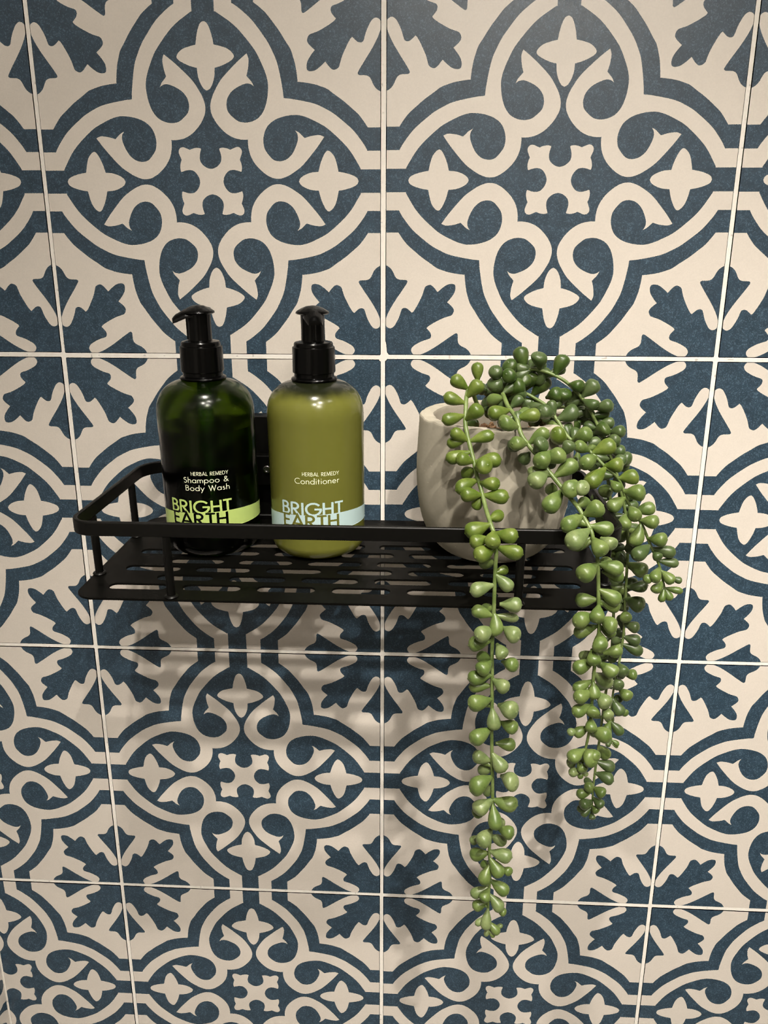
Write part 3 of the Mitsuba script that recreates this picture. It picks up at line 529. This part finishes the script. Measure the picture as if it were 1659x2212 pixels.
for k, s in STEMS.items():
    s = np.array(s, float)
    q = np.array([at_y(a[:2], a[2]) for a in s]); q = spline(q, 7); px = spline(s, 7); PTS[k] = (px, q)
    n = len(q); rad = np.interp(np.linspace(0, 1, n), [0, .35, .8, 1], [.00140, .00130, .00110, .0007])
    if k in (3, 4, 5): rad = rad * 0.85
    add('trailing_succulent__stem', tube(q, rad, 10), 'mat_stem', smooth=True, to_world=UPZ)
lab('trailing_succulent', 'trailing green succulent with plump teardrop leaves spilling from the greige pot', 'plant')
OFF = {'C5': (840, 720, 2.5136), 'C6': (960, 1200, 2.5722)}
def place(base, tip, w, dark=False, tone=None, var=None):
    ax = tip - base; L = np.linalg.norm(ax); ax = ax / L
    a = np.cross(ax, [0.3, -0.8, 0.5]); a /= np.linalg.norm(a); b = np.cross(ax, a)
    t = rng.uniform(0, 2 * np.pi); x = math.cos(t) * a + math.sin(t) * b; y = np.cross(ax, x)
    M = np.eye(4); M[:3, 0], M[:3, 1], M[:3, 2], M[:3, 3] = x * w, y * w * rng.uniform(.88, .98), ax * L, base + [0, 0, ZO]
    add('trailing_succulent__leaf', LEAF[(tone, var if var is not None else int(rng.choice([0, 0, 0, 1, 1, 2, 3])))], None, to_world=M)
def tone_of(k, px):
    y = px[1]; r = rng.random()
    if k == 1: return ('bright' if y < 1180 else ('mid' if r < .35 else 'bright') if y < 1270 else ('pale' if r < .6 else 'mid'))
    if k == 2: return (('moss' if r < .5 else 'bright' if r < .75 else 'mid') if y < 1000 else ('mid' if r < .7 else 'pale'))
    if k == 3: return ('bright' if r < .4 else 'mid') if y > 930 and y < 1080 else ('mid' if r < .5 else 'moss')
    if k == 4: return ('deep' if r < .6 else 'moss') if y < 960 else ('moss' if r < .5 else 'mid')
    if k == 5: return 'mid' if r < .6 else 'moss'
    return 'moss' if r < .6 else 'deep'
LEAVES = '''C5 1|435 310 345 240 65;482 268 480 163 62;432 350 500 265 70;410 385 302 345 65;412 440 295 478 62;422 478 500 400 75;428 585 342 530 60;440 590 562 545 65;410 580 320 605 60 d;455 635 318 690 68;475 695 603 680 75;460 705 372 675 65;462 730 540 710 88;470 745 405 765 65 d;478 795 362 835 70;510 805 588 820 70;505 880 395 875 72;508 880 645 890 75;500 890 465 945 55 d;555 1010 608 990 60 d;545 1040 420 1085 85;568 1075 562 1150 75;590 1085 695 1110 75;550 1110 445 1140 70;575 1165 473 1215 80;588 1158 720 1205 80;590 1300 640 1280 50 d;578 1312 665 1390 70;570 1365 445 1395 72;600 1470 717 1480 75;562 1530 455 1500 65
C6 1|295 330 405 350 50 d;268 325 305 438 72;258 400 185 450 80;250 460 138 490 75;325 400 412 450 80;290 490 340 565 72;262 580 192 645 75;320 590 402 610 70;250 660 138 690 75;282 680 352 745 75;245 735 142 725 60 d;258 800 140 835 85;300 830 395 870 90;255 850 280 965 75;310 925 400 965 70;245 970 152 1030 85;285 1050 390 1055 70 d;258 1145 160 1115 65 d;272 1100 330 1200 75;255 1200 197 1190 55 d;255 1220 148 1290 90;315 1225 400 1255 85;262 1290 230 1330 45 d;268 1345 172 1425 80;275 1350 397 1405 80;268 1380 288 1520 75;240 1400 165 1440 60 d;245 1515 195 1600 75;200 1570 150 1590 45 d;295 1515 382 1550 70;275 1570 330 1600 55 d;245 1660 150 1670 65 d;272 1640 368 1685 70;258 1680 315 1780 70;325 1735 365 1765 45;255 1720 205 1825 65;270 1800 350 1875 65;240 1850 155 1890 55 d;250 1845 212 1920 60;240 1930 162 1955 55 d;258 1880 322 1965 60;290 1960 340 1990 40;252 1965 222 2075 55;225 2010 175 2050 32;258 2030 300 2100 45;270 2070 322 2055 22;240 2065 235 2112 26;245 2070 276 2118 26
C5 2|655 415 545 440 75;692 465 815 440 75;708 515 612 490 75;750 605 668 595 70;758 600 862 530 70;775 645 855 590 80;765 650 725 700 65 d;880 640 810 710 85;850 690 950 645 80;945 665 990 590 62;850 725 762 770 65 d;860 745 775 820 85;900 775 1015 700 80;890 820 880 860 60 d;935 865 855 960 85;945 850 1000 845 85;1000 845 1070 835 80;1035 995 948 1050 80;1055 985 1160 935 85;1090 1045 1215 1070 75;1085 1065 973 1145 95;1090 1110 1000 1165 60 d;1105 1110 1165 1195 80;1150 1110 1222 1155 70;1140 1255 1268 1285 80;1130 1250 1040 1325 90;1160 1300 1270 1320 60 d;1130 1450 1018 1450 70 d;1140 1395 1250 1455 80;1150 1450 1245 1490 70 d
C6 2|852 265 845 365 75;825 330 733 365 80;870 340 960 395 80;840 400 723 430 65 d;880 400 945 440 60 d;858 425 880 525 75;880 545 985 520 60;820 540 762 570 55 d;820 520 835 605 70;825 585 722 635 75;862 595 950 665 75;850 660 915 715 75 d;815 705 722 745 60 d;825 690 835 795 65;805 755 728 800 70;850 760 912 835 75;800 830 715 875 65;810 815 822 890 66;885 840 920 905 60;808 890 815 980 62;795 950 722 995 55;735 970 692 985 40;825 965 920 1010 80;770 1075 690 1130 70;765 1080 830 1130 80;800 1080 855 1130 66;745 1115 686 1160 50 d;740 1150 775 1200 52;745 1180 698 1210 45;755 1180 755 1240 28;758 1185 792 1225 26
C6 5|850 1070 905 1115 60 d;858 1150 940 1180 60 d;850 1215 937 1245 60;835 1260 790 1295 50;825 1310 738 1330 50;840 1280 890 1330 55;832 1340 880 1395 50;820 1360 755 1395 58;805 1390 740 1412 38;815 1400 762 1442 38;815 1390 852 1425 42;815 1420 822 1467 32
C6 4|1030 50 1122 95 75;1028 165 1127 180 60;1005 170 930 185 60 d;1020 245 1105 285 80;1000 250 920 235 60 d;1000 300 1010 360 60;1000 370 1080 405 60;1000 445 1085 480 60;1000 505 1098 535 60;985 500 930 560 60 d;975 590 1000 665 65;995 660 1068 660 55;955 640 890 680 60 d;940 690 970 735 60;970 740 1030 795 60;945 805 985 885 60;985 855 1012 882 38;920 850 905 915 50 d;930 930 890 985 45;930 930 985 990 52;935 1020 968 1050 26;925 1030 902 1060 28;940 1035 965 1065 20
C5 3|735 385 805 385 60;880 455 825 420 75;910 465 1028 430 80;965 590 892 555 80;995 570 1095 535 80;1090 630 1018 605 60;1100 650 1225 600 85;1110 690 1060 705 75;1165 725 1270 715 75;1165 745 1080 825 80;1235 800 1350 770 75;1210 850 1165 860 70 d;1205 800 1250 850 55;1270 860 1388 865 80;1285 890 1192 950 70;1330 960 1440 945 65;1310 945 1345 1005 70;1360 1005 1460 1030 70;1300 970 1265 1060 70;1360 1040 1345 1155 70;1410 1105 1505 1125 70;1440 1160 1550 1195 65;1405 1165 1335 1215 70;1350 1140 1300 1180 60 d;1425 1180 1470 1225 50;1465 1240 1568 1250 50;1455 1275 1432 1345 58;1475 1280 1545 1350 55;1530 1330 1588 1345 38;1440 1315 1392 1342 45;1475 1345 1445 1410 50;1510 1385 1592 1402 36;1490 1385 1480 1457 36;1500 1385 1530 1447 40
C5 4|735 200 708 80 75;815 205 828 108 75;900 225 948 120 72;690 230 640 165 75;740 310 790 215 75;775 340 862 240 80;855 350 930 320 70;935 390 960 310 70;975 280 1048 290 65;1055 345 1130 265 75;1060 360 1120 410 60;1115 410 1215 385 70;1110 445 1180 440 55 d;1125 490 1220 485 60;1110 545 1190 500 75;1190 540 1280 530 65;1180 575 1252 582 62;1200 615 1280 645 62;1235 660 1315 685 68;1030 640 1015 745 60 d;1030 400 1075 455 65 d;1040 480 1000 510 60 d;760 195 775 165 50 d;1290 1240 1240 1200 60 d;1170 1195 1240 1200 60 d;1200 1370 1290 1395 60 d;1220 1440 1290 1430 60 d;1230 1120 1170 1130 60 d;1300 1080 1250 1110 65 d;1240 1040 1190 1000 60 d
C5 6|600 255 568 190 68;690 245 640 230 68;620 330 565 255 80;630 330 735 280 82;655 360 738 310 75;530 310 495 300 60 d;560 330 530 400 65 d;600 380 570 400 60 d;680 400 720 350 70 d;760 440 800 500 60 d;820 440 850 490 60 d;480 480 450 500 60 d;700 300 760 235 70 d'''
for line in LEAVES.splitlines():
    head, body = line.split('|'); crop, k = head.split(); k = int(k); ox, oy, sc = OFF[crop]
    px, q = PTS[k]
    for item in body.split(';'):
        f = item.split(); dark = 'd' in f[5:]; bx, by, tx, ty, w = (float(a) for a in f[:5])
        b, t = np.array([ox + bx / sc, oy + by / sc]), np.array([ox + tx / sc, oy + ty / sc]); w /= sc
        i = int(np.argmin(np.hypot(px[:, 0] - b[0], px[:, 1] - b[1]))); near = math.hypot(*(px[i, :2] - b))
        y = q[i, 1] + (0.004 if dark else 0.0)
        base = q[i].copy() if near < 9 else at_y(b, y)
        if dark: base = base + np.array([0, 0.0015, 0])
        depth = (base - CAM) @ FWD; mpp = depth / FOC
        l = np.linalg.norm(t - b) * mpp; W_ = w * mpp * 1.0
        tip0 = ray(t); tip = CAM + tip0 * (depth / (tip0 @ FWD))
        want = 1.55 * W_; vd = (CAM - base) / np.linalg.norm(CAM - base)
        dz = math.sqrt(max(want * want - l * l, 0)) * (0.9 if not dark else -0.9)
        dz += rng.uniform(-0.12, 0.22) * l * (1 if not dark else -1.6)
        tip = tip + vd * dz
        # keep the outline where it is seen: the tip drawn in perspective moves with depth
        tip = CAM + tip0 * (((tip - CAM) @ FWD) / (tip0 @ FWD))
        place(base, tip + (tip - base) * 0.04, W_ * 1.17, dark, tone_of(k, t))
# leaves behind the front ones: pairs along each stem, away from the viewer
n_extra = 0
for k, step, lo, hi in ((1, 13, 25, 195), (2, 11, 10, 165), (4, 9, 50, 135), (5, 9, 15, 88), (3, 11, 8, 98)):
    px, q = PTS[k]
    for i in range(lo, min(hi, len(q) - 4), step):
        if len([1 for z in scene if z.startswith('trailing_succulent__leaf')]) >= 298: break
        s = rng.choice([-1, 1]); w = 0.0088 * (1 if k in (1, 2) else 0.9) * np.interp(i / len(q), [0, .7, 1], [1, .85, .55])
        dirv = np.array([s * rng.uniform(.25, .9), rng.uniform(.5, 1.0), rng.uniform(-.5, .25)]); dirv /= np.linalg.norm(dirv)
        if k == 1 and i < 95: continue
        place(q[i], q[i] + dirv * w * 1.6, w, True, tone_of(k, px[i]))
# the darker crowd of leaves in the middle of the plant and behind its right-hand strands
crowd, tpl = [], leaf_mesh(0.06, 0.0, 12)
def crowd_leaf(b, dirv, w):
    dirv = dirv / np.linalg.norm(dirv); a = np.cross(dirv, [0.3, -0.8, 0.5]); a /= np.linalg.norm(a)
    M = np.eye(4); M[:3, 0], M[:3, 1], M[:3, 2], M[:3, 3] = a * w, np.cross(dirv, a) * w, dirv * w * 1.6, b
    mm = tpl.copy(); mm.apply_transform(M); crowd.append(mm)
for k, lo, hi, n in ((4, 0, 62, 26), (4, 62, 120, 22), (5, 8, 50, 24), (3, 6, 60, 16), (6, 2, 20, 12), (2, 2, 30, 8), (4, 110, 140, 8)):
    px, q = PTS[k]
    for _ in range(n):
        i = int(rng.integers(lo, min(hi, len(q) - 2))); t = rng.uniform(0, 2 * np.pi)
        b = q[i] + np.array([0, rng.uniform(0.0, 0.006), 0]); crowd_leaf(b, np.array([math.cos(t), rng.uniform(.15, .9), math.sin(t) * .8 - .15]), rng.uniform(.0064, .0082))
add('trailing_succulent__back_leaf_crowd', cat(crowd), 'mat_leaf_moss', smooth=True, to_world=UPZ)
lab('trailing_succulent__back_leaf_crowd', 'darker leaves crowded behind the front strands', kind='stuff')
print('entries', len(scene))
